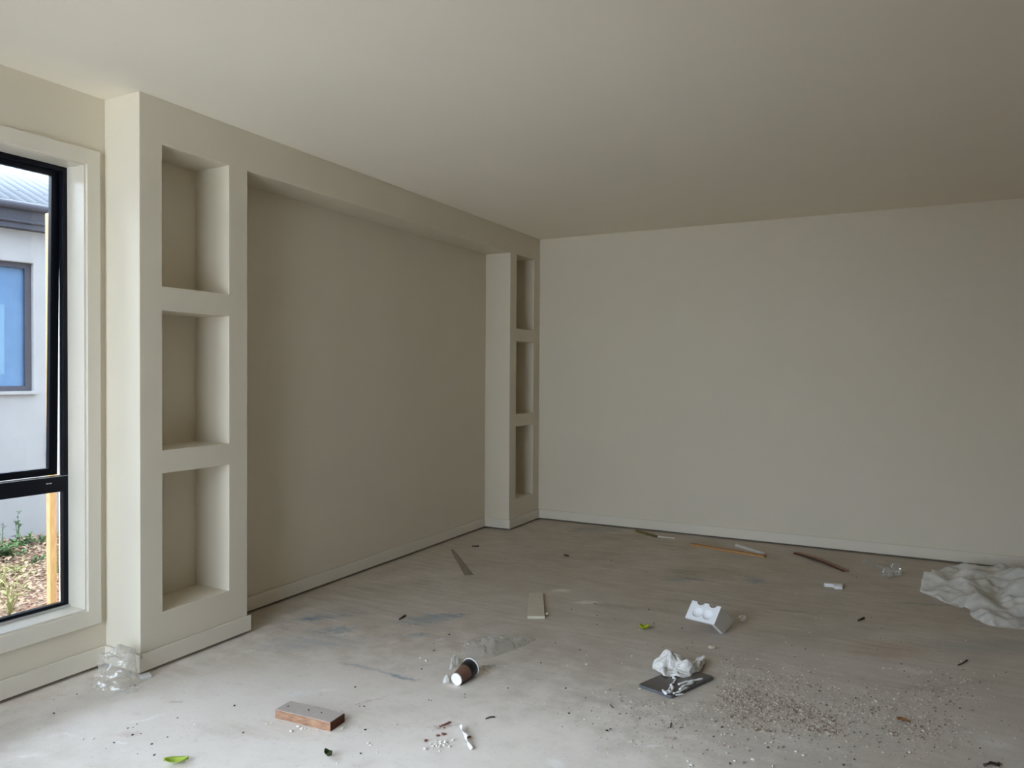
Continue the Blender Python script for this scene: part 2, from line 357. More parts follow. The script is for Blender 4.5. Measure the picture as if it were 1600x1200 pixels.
# skirting boards: a rebate at the top back leaves the fine dark line, the foot stops 9 mm above the slab
def skirt(name, runs, label):
    add, sub = [], []
    for (axis, at, d, a, b) in runs:       # wall face at 'at', board grows towards d
        lo, hi = sorted((at, at+d*.014)); nlo, nhi = sorted((at, at+d*.004))
        if axis == 'x': add.append((lo, hi, a, b, GAP, .098)); sub.append((nlo, nhi, a, b, .080, .2))
        else: add.append((a, b, lo, hi, GAP, .098)); sub.append((a, b, nlo, nhi, .080, .2))
    return tag(solid(name, add, sub, M['trim'], bev=.0012), label, 'skirting board', kind=st)
skirt('baseboard_left', [('x', XW, 1, YB, Y1-.014)], 'white skirting board under the window')
skirt('baseboard_front', [('y', Y1, -1, XW+.0, .014), ('x', 0, 1, Y1, YA+.014)], 'white skirting board around the near niche pillar')
skirt('baseboard_recess', [('x', XW, 1, YA+.0, YC-.014)], 'skirting board along the back of the wide recess')
skirt('baseboard_corner', [('y', YC, -1, XW+.0, .014), ('x', 0, 1, YC, -.014)], 'skirting board around the far niche pillar')
skirt('baseboard_back', [('y', 0, -1, .0, XR)], 'white skirting board along the back wall')

# window lining and architrave
ao, ai = (-6.24, -4.301, .217, 2.442), (-6.178, -4.364, .288, 2.372)
tag(solid('trim_1', [(XW, XW+.018, ao[0], ao[1], ao[2], ao[3])], [(-1, 1, ai[0], ai[1], ai[2], ai[3])], M['trim'], bev=.0015),
    'white flat architrave around the window', 'architrave', kind=st)
tag(solid('trim_2', [(-.45, XW+.004, WIN[0]-.02, WIN[1]+.02, WIN[2]-.02, WIN[3]+.02)], [(-1, 1, WIN[0], WIN[1], WIN[2], WIN[3])], M['trim']),
    'white lining boards in the depth of the window opening', 'reveal', kind=st)

# the window: black frame, fixed lower pane, upper sash pushed slightly open at the foot
w = thing('window_1', 'tall black-framed window with its upper sash ajar', 'window', (-.40, WIN[1], WIN[2]), kind=st)
ox, oy, oz = w.location
def rel(b): return (b[0]-ox, b[1]-ox, b[2]-oy, b[3]-oy, b[4]-oz, b[5]-oz)
zt0, zt1 = .845, .921
fo = solid('frame', [rel((-.405, -.375, WIN[0], WIN[1], WIN[2], WIN[3]))],
      [rel((-1, 1, WIN[0]+.026, WIN[1]-.022, .320, zt0)), rel((-1, 1, WIN[0]+.026, WIN[1]-.022, zt1, WIN[3]-.022))], M['frame'], w, bev=.002)
b_ = bmesh.new(); box(b_, *rel((-.372, -.362, WIN[0], WIN[1], WIN[2]+.0005, WIN[2]+.010))); mesh_obj('sill_strip', b_, M['alu'], w)
b_ = bmesh.new(); box(b_, *rel((-.3755, -.372, WIN[0]+.01, WIN[1]-.003, zt1-.004, zt1-.0015))); mesh_obj('gleam_bead', b_, M['alu'], w)
b_ = bmesh.new(); box(b_, *rel((-.402, -.396, WIN[0]+.024, WIN[1]-.020, .318, zt0+.002))); mesh_obj('lower_pane', b_, M['tint'], w)
b_ = bmesh.new(); box(b_, *rel((-.3755, -.371, -4.462, -4.452, .888, .892))); box(b_, *rel((-.3755, -.371, -4.476, -4.466, .888, .892))); mesh_obj('weep_slot', b_, M['alu'], w)
# sash hinged at the head, lying against the outside of the frame and pushed out at the foot
sh = solid('sash', [(-.026, .0, -1.772, 0, -1.440, 0)], [(-1, 1, -1.772+.038, -.040, -1.440+.034, -.034)], M['frame'], w, bev=.002)
sh.location = (-.4065-ox, -4.385-oy, 2.358-oz); sh.rotation_euler = (0, math.radians(1.3), 0)
b_ = bmesh.new(); box(b_, -.016, -.010, -1.738, -.038, -1.410, -.032); mesh_obj('pane', b_, M['tint'], sh)

# glazing behind the camera (only its light is seen)
def glazed(name, label, bx, axis, n):
    d = thing(name, label, 'door', (bx[0], bx[2], bx[4]), kind=st)
    rb = (0, bx[1]-bx[0], 0, bx[3]-bx[2], 0, bx[5]-bx[4]); subs = []; L = rb[3] if axis == 'y' else rb[1]; stp = L/n
    for i in range(n):
        a, b = i*stp+.05, (i+1)*stp-.05
        subs.append((-1, 1, a, b, .06, rb[5]-.05) if axis == 'y' else (a, b, -1, 1, .06, rb[5]-.05))
    solid('frame', [rb], subs, M['frame'], d)
    b_ = bmesh.new()
    if axis == 'y': box(b_, .03, .036, .02, rb[3]-.02, .02, rb[5]-.02)
    else: box(b_, .02, rb[1]-.02, .03, .036, .02, rb[5]-.02)
    mesh_obj('pane', b_, M['glass'], d)
glazed('door_1', 'black sliding glass door in the rear wall behind the camera', (-.149, 1.999, YB-.13, YB-.06, .001, 2.499), 'x', 2)
portal('window_daylight', (-.47, (WIN[0]+WIN[1])/2, (WIN[2]+WIN[3])/2), (1, 0, 0), 2.1, 1.85)
portal('rear_daylight', (.92, YB-.22, 1.25), (0, 1, 0), 2.15, 2.5)

# ------------------------------------------------------------------ outside the window
GZ = -.25
bm = bmesh.new()
NX, NY = 40, 60
g = [[bm.verts.new((-.45-26*(i/NX)**1.6, -22+36*j/NY, GZ+.03*noise.noise(Vector((i*.35, j*.5, 3)))*(1 if i else 0))) for j in range(NY+1)] for i in range(NX+1)]
for i in range(NX):
    for j in range(NY): bm.faces.new((g[i][j], g[i+1][j], g[i+1][j+1], g[i][j+1]))
tag(mesh_obj('ground', bm, M['soil'], smooth=True), 'bare reddish soil outside the window', 'ground', kind=st)
bm = bmesh.new(); box(bm, -.45, 12, -22, YB-.2, -.35, -.15)
M['paving'] = plain('pale_paving', (.74, .68, .60, 1), .9, .05, 3)
tag(mesh_obj('ground_rear', bm, M['paving']), 'pale paving outside behind the camera', 'paving', kind=st)

ND = Vector((math.sin(math.radians(9.9)), math.cos(math.radians(9.9)), 0)); NN = Vector((ND.y, -ND.x, 0))
NP = fl(40, 842, GZ); NP.z = GZ
nh = thing('neighbouring_house', 'grey rendered house with pale corrugated roof seen through the window', 'house', NP, math.atan2(ND.y, ND.x)-math.pi/2)
# local frame: +Y along the wall, +X towards our window
nl = nh.location
def nloc(u, v):                     # pixel -> (y, z) on the neighbour's wall plane, in its own frame
    d = ray(u, v); k = (NP-CAM).dot(NN)/d.dot(NN); q = CAM+d*k-NP
    return q.dot(ND), q.z
zf0 = nloc(40, 361)[1]; zf1 = nloc(40, 324)[1]
wy, wz1 = nloc(52, 412); _, wz0 = nloc(52, 611)
bm = bmesh.new()
solid('wall', [(-.25, 0, -9, 6, -.1, zf0+.1)], [(-.12, 1, wy-1.5, wy, wz0, wz1)], M['render'], nh, bev=.01)
fo = solid('fascia', [(.0, .10, -9, 6, zf0, zf1)], [], M['fascia'], nh, bev=.006)
b_ = bmesh.new(); tube(b_, [(.12, -9, zf1-.015), (.12, 6, zf1-.015)], .042, 12); tube(b_, [(.10, -9, zf0+.07), (.10, 6, zf0+.07)], .02, 8); mesh_obj('gutter', b_, M['fascia'], nh, True)
# corrugated sheets running up the slope
bm = bmesh.new(); sl = math.radians(21); n_y = 620; rows = []
for r_ in range(2):
    run = -5.0 if r_ else .14
    rows.append([])
    for j in range(n_y+1):
        y = -9+15*j/n_y
        rows[-1].append(bm.verts.new((run, y, zf1-.006+(.14-run)*math.tan(sl)+.014*math.cos(2*math.pi*y/.12))))
for j in range(n_y): bm.faces.new((rows[0][j], rows[0][j+1], rows[1][j+1], rows[1][j]))
ro = mesh_obj('roof', bm, M['roof'], nh, True)
md = ro.modifiers.new('thick', 'SOLIDIFY'); md.thickness = .004
for j in range(8):
    for run in (.0, -.5):
        b_ = bmesh.new(); bmesh.ops.create_icosphere(b_, subdivisions=1, radius=.012); y = -.84+.24*j
        s_ = mesh_obj('screw', b_, M['fascia'], ro); s_.location = (run, y, zf1+.008+(.14-run)*math.tan(sl))
nw = solid('window', [(-.12, -.05, wy-1.5, wy, wz0, wz1)], [(-1, 1, wy-1.44, wy-.058, wz0+.05, wz1-.05)], M['nframe'], nh)
b_ = bmesh.new(); box(b_, -.10, -.09, wy-1.44, wy-.058, wz0+.05, wz1-.05); mesh_obj('pane', b_, M['npane'], nw)
y2, z2a = nloc(12, 475); _, z2b = nloc(12, 585)
b_ = bmesh.new(); box(b_, -.089, -.087, wy-1.2, y2, z2b, z2a); mesh_obj('pale_rectangle', b_, M['npane2'], nw)  # paler blue rectangle over part of the pane
b_ = bmesh.new(); box(b_, -.06, .03, wy-1.52, wy+.02, wz0-.03, wz0-.0); mesh_obj('sill', b_, M['render'], nh)
# cable loop hanging on that wall
b_ = bmesh.new(); pts = []
for u, v in ((79, 640), (75, 655), (72.5, 680), (72, 705), (74, 716), (79, 722)):
    y, z = nloc(u, v); pts.append((.012, y, z))
tube(b_, pts, .008, 6); mesh_obj('cable', b_, M['wire'], nh, True)

# yellow pine post just outside the glass
pl_, pr_ = onx(78.3, 850, -1.0), onx(88.8, 850, -1.0)
bm = bmesh.new(); box(bm, -.035, 0, 0, pr_.y-pl_.y, 0, 2.55)
po = mesh_obj('timber_post', bm, M['pine'], loc=(-1.0, pl_.y, GZ-.03)); bevel(po, .002)
tag(po, 'yellow pine post standing outside close to the window glass', 'post')

# weeds and grass
def leafquad(bm, p, d, L, wd, mi=0):
    d = d.normalized(); s = d.cross(Vector((0, 0, 1)))
    s = s.normalized() if s.length > .01 else Vector((1, 0, 0))
    a, m, b = p, p+d*L*.5+Vector((0, 0, L*.12)), p+d*L
    v1, v2, v3, v4 = bm.verts.new(a), bm.verts.new(m+s*wd), bm.verts.new(b), bm.verts.new(m-s*wd)
    bm.faces.new((v1, v2, v3, v4)).material_index = mi
def weed(name, label, u, v, h, n, spread, leaf, mat, leaves=14, group=None, stemmat=None):
    q = fl(u, v, GZ); rr = random.Random(int(u*7+v))
    root = thing(name, label, 'weed', (q.x, q.y, GZ), 0, group)
    bs, bl = bmesh.new(), bmesh.new()
    for i in range(n):
        a = rr.uniform(0, 6.28); sp = rr.uniform(.1, 1)*spread; hh = h*rr.uniform(.55, 1.05)
        pts = [Vector((math.cos(a)*sp*t_**1.5+.02*rr.uniform(-1, 1)*t_, math.sin(a)*sp*t_**1.5, hh*t_-.02)) for t_ in (0, .3, .6, .85, 1)]
        tube(bs, pts, [.004, .004, .003, .002, .001], 4)
        for k in range(leaves):
            t_ = rr.uniform(.15, 1); i0 = min(int(t_*4), 3); pp = pts[i0].lerp(pts[i0+1], t_*4-i0)
            leafquad(bl, pp, Vector((rr.uniform(-1, 1), rr.uniform(-1, 1), rr.uniform(-.2, .8))), leaf*rr.uniform(.6, 1.3), leaf*(.07 if name == 'grass_tuft' else .2))
    mesh_obj('stem', bs, stemmat or mat, root); mesh_obj('foliage', bl, mat, root)
weed('weed', 'leafy green weed bush at the left, mid-ground outside the window', 8, 876, .18, 14, .24, .06, M['weed'], 20)
weed('weed', 'low green weed against the neighbouring wall near the post', 40, 856, .12, 10, .16, .05, M['weed'], 14)
weed('weed', 'sparse weed with tall stalk against the grey neighbouring wall', 29, 850, .30, 3, .08, .05, M['weed'], 9)
weed('weed', 'low green weed beside the pine post, far ground', 67, 853, .10, 8, .12, .045, M['weed'], 12)
weed('weed', 'thin flowering weed stalk at the left edge against the grey wall', 4, 862, .28, 2, .05, .03, M['weed'], 6)
weed('weed', 'green weed clump left of the post, middle ground', 56, 882, .07, 8, .12, .04, M['weed'], 11)
weed('grass_tuft', 'pale straw grass tuft nearest the window, bottom left of the pane', 14, 968, .36, 10, .16, .09, M['weed_pale'], 7)
weed('grass_tuft', 'green and straw grass tuft at left below the bush', 4, 926, .24, 9, .14, .08, M['weed_pale'], 7)
weed('weed', 'small yellow-green weed in the middle of the red soil', 24, 898, .12, 8, .12, .05, M['weed_pale'], 10)
weed('weed', 'tiny yellow-green weed close under the pane', 46, 925, .05, 6, .06, .035, M['weed_pale'], 9)
weed('weed', 'thin green weed leaning across the pine post', 90, 905, .5, 2, .12, .05, M['weed'], 8)
# dry leaf litter and clods
bm = bmesh.new(); rr = random.Random(3)
for i in range(30000):
    q = Vector((rr.uniform(-4.6, -.6), rr.uniform(-7.0, -1.4), GZ+.022))
    if q.x > -.55 or (q-NP).dot(NN) < .08: continue
    s = rr.uniform(.008, .035); a = rr.uniform(0, 6.28); d = Vector((math.cos(a), math.sin(a), rr.uniform(-.1, .5)))
    leafquad(bm, q+Vector((0, 0, rr.uniform(.0, .02))), d, s*2, s*.5)
tag(mesh_obj('leaf_litter', bm, M['litter']), 'dry leaf litter strewn over the red soil outside', 'leaf litter', kind='stuff')

# ------------------------------------------------------------------ things on the slab
RX = Vector((_r.x, _r.y, 0)); FY = Vector((-_r.y, _r.x, 0))      # right and away, on the floor
def block(name, label, cat, poly_px, h, mat, mtop=None, mats=None, bev=.0015, z0=.0, group=None):
    pts = [fl(u, v, z0) for u, v in poly_px]; c0 = sum(pts, Vector())/len(pts)
    bm = bmesh.new(); prism(bm, [(p.x-c0.x, p.y-c0.y) for p in pts], 0, h, 0, mtop)
    o = mesh_obj(name, bm, mats or mat, loc=(c0.x, c0.y, z0))
    if bev: bevel(o, bev)
    return tag(o, label, cat, group)

# timber offcut: dusty top, pinkish side, dark end
a, b, c_ = fl(430, 1122), fl(516, 1143), fl(538, 1128); d_ = a+(c_-b)
tb = thing('timber_offcut', 'short brown timber offcut with dusty grey top, near the front', 'timber offcut', (a.x, a.y, 0))
bm = bmesh.new(); prism(bm, [(p.x-a.x, p.y-a.y) for p in (a, b, c_, d_)], 0, .034); to = mesh_obj('beam', bm, M['timber'], tb)
bm = bmesh.new(); ins = [p.lerp((a+c_)/2, .012) for p in (a, b, c_, d_)]; prism(bm, [(p.x-a.x, p.y-a.y) for p in ins], .034, .0362); mesh_obj('dust_layer', bm, M['dust'], tb)
bm = bmesh.new(); nn = (c_-b).normalized(); out = (b-a).normalized()*.0015
prism(bm, [(p.x-a.x, p.y-a.y) for p in (b, b+out, c_+out, c_)], .0003, .0338); mesh_obj('end_grain', bm, M['timber_dark'], tb)

# cream board offcut with a pebble beside it
block('board_offcut', 'small flat cream board offcut lying in the middle of the floor', 'board offcut', [(824, 967), (851.5, 967), (848, 930), (827, 930)], .016, M['cream'])

# takeaway cup on its side
pb, pr = fl(713, 1071), fl(736, 1056)
ax_ = (pr-pb); ax_.z = 0; ax_.normalize(); L, r0, r1 = .125, .027, .042
cup = thing('coffee_cup', 'brown takeaway coffee cup lying on its side on the slab', 'cup', pb)
tilt = math.asin((r1-r0)/L)
zl = (ax_*math.cos(tilt)+Vector((0, 0, math.sin(tilt)))).normalized(); xl = Vector((-ax_.y, ax_.x, 0)); yl = zl.cross(xl)
cup.matrix_world = Matrix((xl, yl, zl)).transposed().to_4x4()
cup.location = pb + Vector((0, 0, r0*math.cos(tilt)+.0005))
def cone(z): return r0+(r1-r0)*z/L
bm = bmesh.new(); lathe(bm, [(cone(0), 0), (cone(.072), .072)]); mesh_obj('sleeve', bm, M['cup'], cup, True)
bm = bmesh.new(); lathe(bm, [(cone(.072), .072), (cone(.074)+.0006, .073), (cone(.118)+.0006, .118), (cone(.118)-.0015, .119), (cone(.072)-.0018, .073)]); mesh_obj('dark_band', bm, M['black'], cup, True)
bm = bmesh.new(); lathe(bm, [(cone(.118), .118), (cone(.12)+.002, .1195), (cone(.12)+.003, .1215), (cone(.12)+.002, .1235), (cone(.12)-.0005, .1235), (cone(.118)-.002, .118), (cone(.0)-.001, .006)]); mesh_obj('rim', bm, M['white'], cup, True)
bm = bmesh.new(); lathe(bm, [(r0+.0006, .006), (r0+.0006, -.0008), (r0-.0015, -.0012), (r0-.0025, .002), (.0001, .002)]); mesh_obj('base', bm, M['white'], cup)

# L shaped polystyrene crumb, chips
a, b = fl(1288, 917), fl(1317, 921)
lp = thing('foam_offcut', 'small white L-shaped foam offcut in front of the tapered wood', 'foam offcut', (a.x, a.y, 0), YAW-.22)
bm = bmesh.new(); prism(bm, [(0, 0), (.052, 0), (.058, -.045), (.105, -.04), (.115, .012), (.115, .028), (0, .022)], 0, .022); o = mesh_obj('chip', bm, M['foam'], lp); bevel(o, .003)

# polystyrene packing corner
e_ = (-.75*RX+.66*FY).normalized(); p_ = Vector((-e_.y, e_.x, 0)); p_ = p_ if p_.dot(FY) > 0 else -p_
q0 = fl(1131, 990)
fb = bpy.data.objects.new('foam_packing_block', None); C.objects.link(fb); fb.location = q0
tag(fb, 'white polystyrene packing block with two round hollows', 'packing block')
sec = [(.004, 0), (.128, .036), (-.035, .155), (-.118, .078), (-.008, 0)]
def secprism(x0, x1):
    bm = bmesh.new(); A = [bm.verts.new((x0, p, z)) for p, z in sec]; B = [bm.verts.new((x1, p, z)) for p, z in sec]
    bm.faces.new(A); bm.faces.new(B[::-1])
    for i in range(len(sec)): bm.faces.new((A[i], A[(i+1) % len(sec)], B[(i+1) % len(sec)], B[i]))
    return bm
LB = .172
main = mesh_obj('block_body', secprism(0, LB), M['foam'])
nf = Vector((0, -.077, .083)).normalized()
cut = bmesh.new()
fc = Vector((0, -.0765, .1165)); tang = Vector((0, .083, .077)).normalized()
for x in (.055, .115):
    mt = Matrix.Translation(Vector((x, 0, 0))+fc-tang*.008+nf*.020)
    bmesh.ops.create_icosphere(cut, subdivisions=4, radius=.036, matrix=mt)
abd = Vector((0, .163, -.119)).normalized()
for x in (.046, .118):
    ctr = Vector((x, -.035, .155))+abd*.05+nf*.0
    rot = Vector((0, 0, 1)).rotation_difference(abd).to_matrix().to_4x4()
    bmesh.ops.create_cone(cut, cap_ends=True, segments=28, radius1=.024, radius2=.024, depth=.26, matrix=Matrix.Translation(ctr+tang*.006) @ rot)
hollow = [(-.108, .066), (-.01, -.05), (.2, -.05), (.112, .030), (.02, .078), (-.055, .098)]      # open underneath, closed by the right end wall
A_ = [cut.verts.new((.020, p, z)) for p, z in hollow]; B_ = [cut.verts.new((LB+.1, p, z)) for p, z in hollow]
cut.faces.new(A_); cut.faces.new(B_[::-1])
for i in range(6): cut.faces.new((A_[i], A_[(i+1) % 6], B_[(i+1) % 6], B_[i]))
co = mesh_obj('cutter', cut, M['foam'])
md = main.modifiers.new('b', 'BOOLEAN'); md.operation = 'DIFFERENCE'; md.object = co; md.solver = 'EXACT'; md.use_self = True
dg = bpy.context.evaluated_depsgraph_get(); me2 = bpy.data.meshes.new_from_object(main.evaluated_get(dg))
main.modifiers.clear(); main.data = me2; bpy.data.objects.remove(co)
for v in main.data.vertices: v.co = e_*v.co.x+p_*v.co.y+Vector((0, 0, v.co.z))
main.data.flip_normals(); main.parent = fb; bevel(main, .003)

# dark plate with rounded corners
pa, pb2, pc = fl(997, 1074), fl(1048.6, 1093), fl(1116, 1062); pd = pa+(pc-pb2)
plx = (pb2-pa).normalized(); ply = Vector((-plx.y, plx.x, 0)); wx = (pb2-pa).length; wyy = (pc-pb2).length
pt = thing('dark_plate', 'dark flat plate with rounded corners smeared with white plaster', 'plate', pa, math.atan2(plx.y, plx.x))
shx = (pc-pb2).dot(plx)
poly = []
cors = [Vector((0, 0)), Vector((wx, 0)), Vector((wx+shx, (pc-pb2).dot(ply))), Vector((shx, (pc-pb2).dot(ply)))]
for i in range(4):
    p0, p1, p2 = cors[i-1], cors[i], cors[(i+1) % 4]; d1 = (p0-p1).normalized()*.012; d2 = (p2-p1).normalized()*.012
    for k in range(5):
        s_ = k/4; poly.append(((p1+d1)*(1-s_)**2+p1*2*s_*(1-s_)+(p1+d2)*s_*s_))
bm = bmesh.new(); prism(bm, [tuple(p) for p in poly], .004, .014); o = mesh_obj('rim', bm, M['plate_edge'], pt); bevel(o, .002)
cen = sum(cors, Vector((0, 0)))/4
bm = bmesh.new(); prism(bm, [tuple(cen+(p-cen)*.985) for p in poly], .0138, .0152); mesh_obj('face', bm, M['plate'], pt)
bm = bmesh.new(); prism(bm, [tuple(cen+(p-cen)*.93) for p in poly], .0, .0042); mesh_obj('underside', bm, M['black'], pt)
# plaster smears on it (ribbons and blobs)
pz = .0153
smear = bmesh.new()
def ribbon(pts_px, wd, h):
    pts = [fl(u, v, pz) for u, v in pts_px]
    P = []
    for i in range(len(pts)-1):
        for k in range(4): P.append(pts[i].lerp(pts[i+1], k/4))
    P.append(pts[-1])
    P = [p+Vector((0, 0, h*.2)) for p in P]
    tube(smear, [(p.x, p.y, pz+h*.45+.001*noise.noise(p*60)) for p in P], [wd*(.5+.9*abs(noise.noise(p*40))) for p in P], 7)
ribbon([(1036, 1081), (1041, 1085), (1050, 1081), (1052, 1074), (1047, 1072), (1053, 1068), (1056, 1061), (1051, 1060)], .008, .008)
ribbon([(1035, 1079), (1043, 1083), (1046, 1077), (1050, 1073)], .006, .006)
ribbon([(1062, 1078), (1070, 1072), (1085, 1066)], .009, .004); ribbon([(1060, 1070), (1072, 1066), (1088, 1063), (1098, 1061)], .008, .003); ribbon([(1052, 1084), (1062, 1081), (1075, 1074)], .006, .003); ribbon([(1056, 1087), (1068, 1085)], .004, .006)
o = mesh_obj('plaster_smear', smear, M['plaster'], smooth=True); o.parent = pt; o.matrix_parent_inverse = Matrix.LocRotScale(pa, Matrix.Rotation(math.atan2(plx.y, plx.x), 3, 'Z').to_euler(), None).inverted()

# ---- crumpled sheets: rows of control points (u, v on the floor, height) smoothed and creased
def cr(a, b, c, d, t_): return .5*((2*b)+(-a+c)*t_+(2*a-5*b+4*c-d)*t_*t_+(-a+3*b-3*c+d)*t_**3)
def interp(P, x):
    n = len(P)-1; i = min(int(x), n-1); t_ = x-i
    g_ = lambda k: P[max(0, min(n, k))]
    return cr(g_(i-1), g_(i), g_(i+1), g_(i+2), t_)
FOLDS = [(.2, 1.0, .55), (1.5, .8, .5), (2.5, .62, .4), (.9, .45, .28), (2.0, .33, .2)]
def sheet_mesh(rows, nu, nv, amp, sc, seed, zmin=.002, sharp=1.0):
    R = [[fl(u, v)+Vector((0, 0, h)) for u, v, h in row] for row in rows]
    bm = bmesh.new(); G = []
    for i in range(nv+1):
        G.append([])
        for j in range(nu+1):
            cols = [interp(r, (len(r)-1)*j/nu) for r in R]
            p = interp(cols, (len(cols)-1)*i/nv)
            q = p*sc+Vector((seed, seed*.7, 0))
            dv = Vector(noise.noise_vector(q*.9)); wq = q+dv*.35; rd = 0
            for fk, (fa, fw, fm) in enumerate(FOLDS):
                d_ = (wq.x*math.cos(fa+seed)+wq.y*math.sin(fa+seed))/fw+fk*.37
                tri = abs((d_ % 2)-1)
                rd += fm*(tri*2-1)*(.4+1.2*abs(noise.noise(q*.5+Vector((fk*9, 0, 3)))))
            rd2 = .45-abs(noise.noise(q*1.9+Vector((5, 1, 2))))*2
            edge = min(1, min(i, nv-i)/3+.35)
            p = p+Vector((dv.x, dv.y, 0))*amp*.8+Vector((0, 0, amp*edge*(rd*.9+rd2*.5+.1)*sharp))
            p.z = max(zmin, p.z); G[-1].append(bm.verts.new(p))
    for i in range(nv):
        for j in range(nu): bm.faces.new((G[i][j], G[i][j+1], G[i+1][j+1], G[i+1][j]))
    return bm
def sheet(name, label, cat, rows, nu, nv, amp, sc, seed, mat, smooth=True, thick=0, zmin=.002):
    bm = sheet_mesh(rows, nu, nv, amp, sc, seed, zmin)
    c0 = sum((v.co for v in bm.verts), Vector())/len(bm.verts); c0.z = 0
    for v in bm.verts: v.co -= c0
    o = mesh_obj(name, bm, mat, smooth=smooth, loc=c0)
    if thick: m_ = o.modifiers.new('thick', 'SOLIDIFY'); m_.thickness = thick; m_.offset = 1
    return tag(o, label, cat)

# big milky drop sheet at the right
sheet('plastic_sheet', 'large crumpled milky plastic sheet by the back wall', 'plastic sheet', [
    [(1440, 925, .0), (1476, 941, .0), (1497, 949, .0), (1508, 950, .0), (1527, 969, .0), (1554, 980, .0), (1584, 983, .0), (1640, 985, .0), (1700, 975, .0)],
    [(1441, 918, .055), (1480, 930, .05), (1502, 938, .045), (1520, 945, .05), (1545, 958, .06), (1570, 965, .04), (1600, 968, .06), (1645, 970, .05), (1700, 960, 0)],
    [(1443, 915, .085), (1482, 922, .085), (1510, 930, .085), (1530, 936, .05), (1552, 945, .02), (1575, 952, .05), (1602, 955, .09), (1650, 955, .07), (1700, 950, 0)],
    [(1450, 910, .05), (1485, 914, .03), (1515, 922, .05), (1540, 928, .075), (1560, 932, .07), (1582, 938, .11), (1605, 940, .13), (1650, 940, .09), (1700, 940, 0)],
    [(1452, 906, .055), (1488, 908, .055), (1520, 914, .09), (1545, 918, .09), (1566, 920, .11), (1590, 924, .14), (1610, 925, .11), (1650, 925, .08), (1700, 930, 0)],
    [(1456, 902, .05), (1490, 902, .055), (1525, 906, .07), (1550, 908, .09), (1570, 910, .10), (1590, 912, .05), (1612, 914, .05), (1650, 914, .05), (1700, 922, 0)],
    [(1464, 897, .035), (1495, 897, .045), (1525, 899, .06), (1548, 900, .075), (1560, 901, .08), (1578, 903, .06), (1596, 908, .02), (1640, 908, .01), (1700, 915, 0)],
    [(1470, 895, .0), (1496, 896, .02), (1526, 897, .03), (1548, 898, .035), (1562, 899, .035), (1580, 901, .02), (1596, 906, .0), (1640, 905, .0), (1700, 912, 0)]],
    170, 120, .032, 6, 3, M['sheet'])
# flat film and a squashed clear cup left of it
sheet('clear_film', 'thin clear film lying flat near the back wall', 'plastic film', [
    [(1345, 880, .0), (1365, 886, .0), (1385, 893, .0)], [(1350, 877, .012), (1370, 882, .012), (1388, 889, .012)], [(1352, 873, .0), (1374, 878, .0), (1392, 884, .0)]],
    24, 14, .006, 14, 5, M['film'])
def crumple_ball(name, label, cat, u, v, rx, ry, rz_, mat, seed, amp=.35, sub=4, freq=1.6, rot=0, open_top=False, group=None):
    q = fl(u, v); bm = bmesh.new(); bmesh.ops.create_icosphere(bm, subdivisions=sub, radius=1)
    for vv in bm.verts:
        n0 = vv.co.normalized(); k = 1+amp*(1.1-abs(noise.noise(n0*freq+Vector((seed, 0, 0))))*3+.35*noise.noise(n0*freq*3+Vector((0, seed, 0))))-amp*.5
        vv.co = Vector((n0.x*k*rx, n0.y*k*ry, n0.z*k*rz_))
    if open_top: bmesh.ops.delete(bm, geom=[f for f in bm.faces if f.calc_center_median().z > rz_*.8 and abs(f.calc_center_median().x) < rx*.7], context='FACES')
    mz = min(vv.co.z for vv in bm.verts)
    for vv in bm.verts: vv.co.z = vv.co.z-mz+.001
    o = mesh_obj(name, bm, mat, smooth=False, loc=q); o.rotation_euler = (0, 0, rot)
    return tag(o, label, cat, group)
crumple_ball('clear_wrap', 'small crumpled clear plastic wrap standing left of the large plastic sheet', 'plastic wrap', 1400, 902, .035, .03, .045, M['bottle'], 4, .4)
crumple_ball('clear_wrap', 'flatter crumpled clear wrap beside the standing one, nearer the camera', 'plastic wrap', 1387, 903, .03, .025, .03, M['bottle'], 8, .4)
# clear sleeve behind the cup
sheet('clear_sleeve', 'long clear plastic sleeve lying behind the coffee cup', 'plastic sleeve', [
    [(722, 1036, .0), (742, 1033, .0), (775, 1026, .0), (805, 1015, .0), (826, 1007, .0), (836, 1001, .0)],
    [(720, 1030, .03), (742, 1026, .04), (772, 1020, .045), (802, 1011, .035), (824, 1004, .02), (836, 1000, .006)],
    [(722, 1024, .05), (744, 1019, .065), (772, 1013, .06), (800, 1007, .04), (822, 1002, .02), (836, 999.5, .006)],
    [(724, 1018, .03), (746, 1013, .04), (774, 1008, .035), (800, 1003, .025), (822, 999, .012), (836, 999, .004)],
    [(730, 1012, .0), (752, 1008, .0), (778, 1004, .0), (802, 1000, .0), (822, 997, .0), (836, 998.5, .0)]],
    100, 56, .014, 14, 11, M['film'])
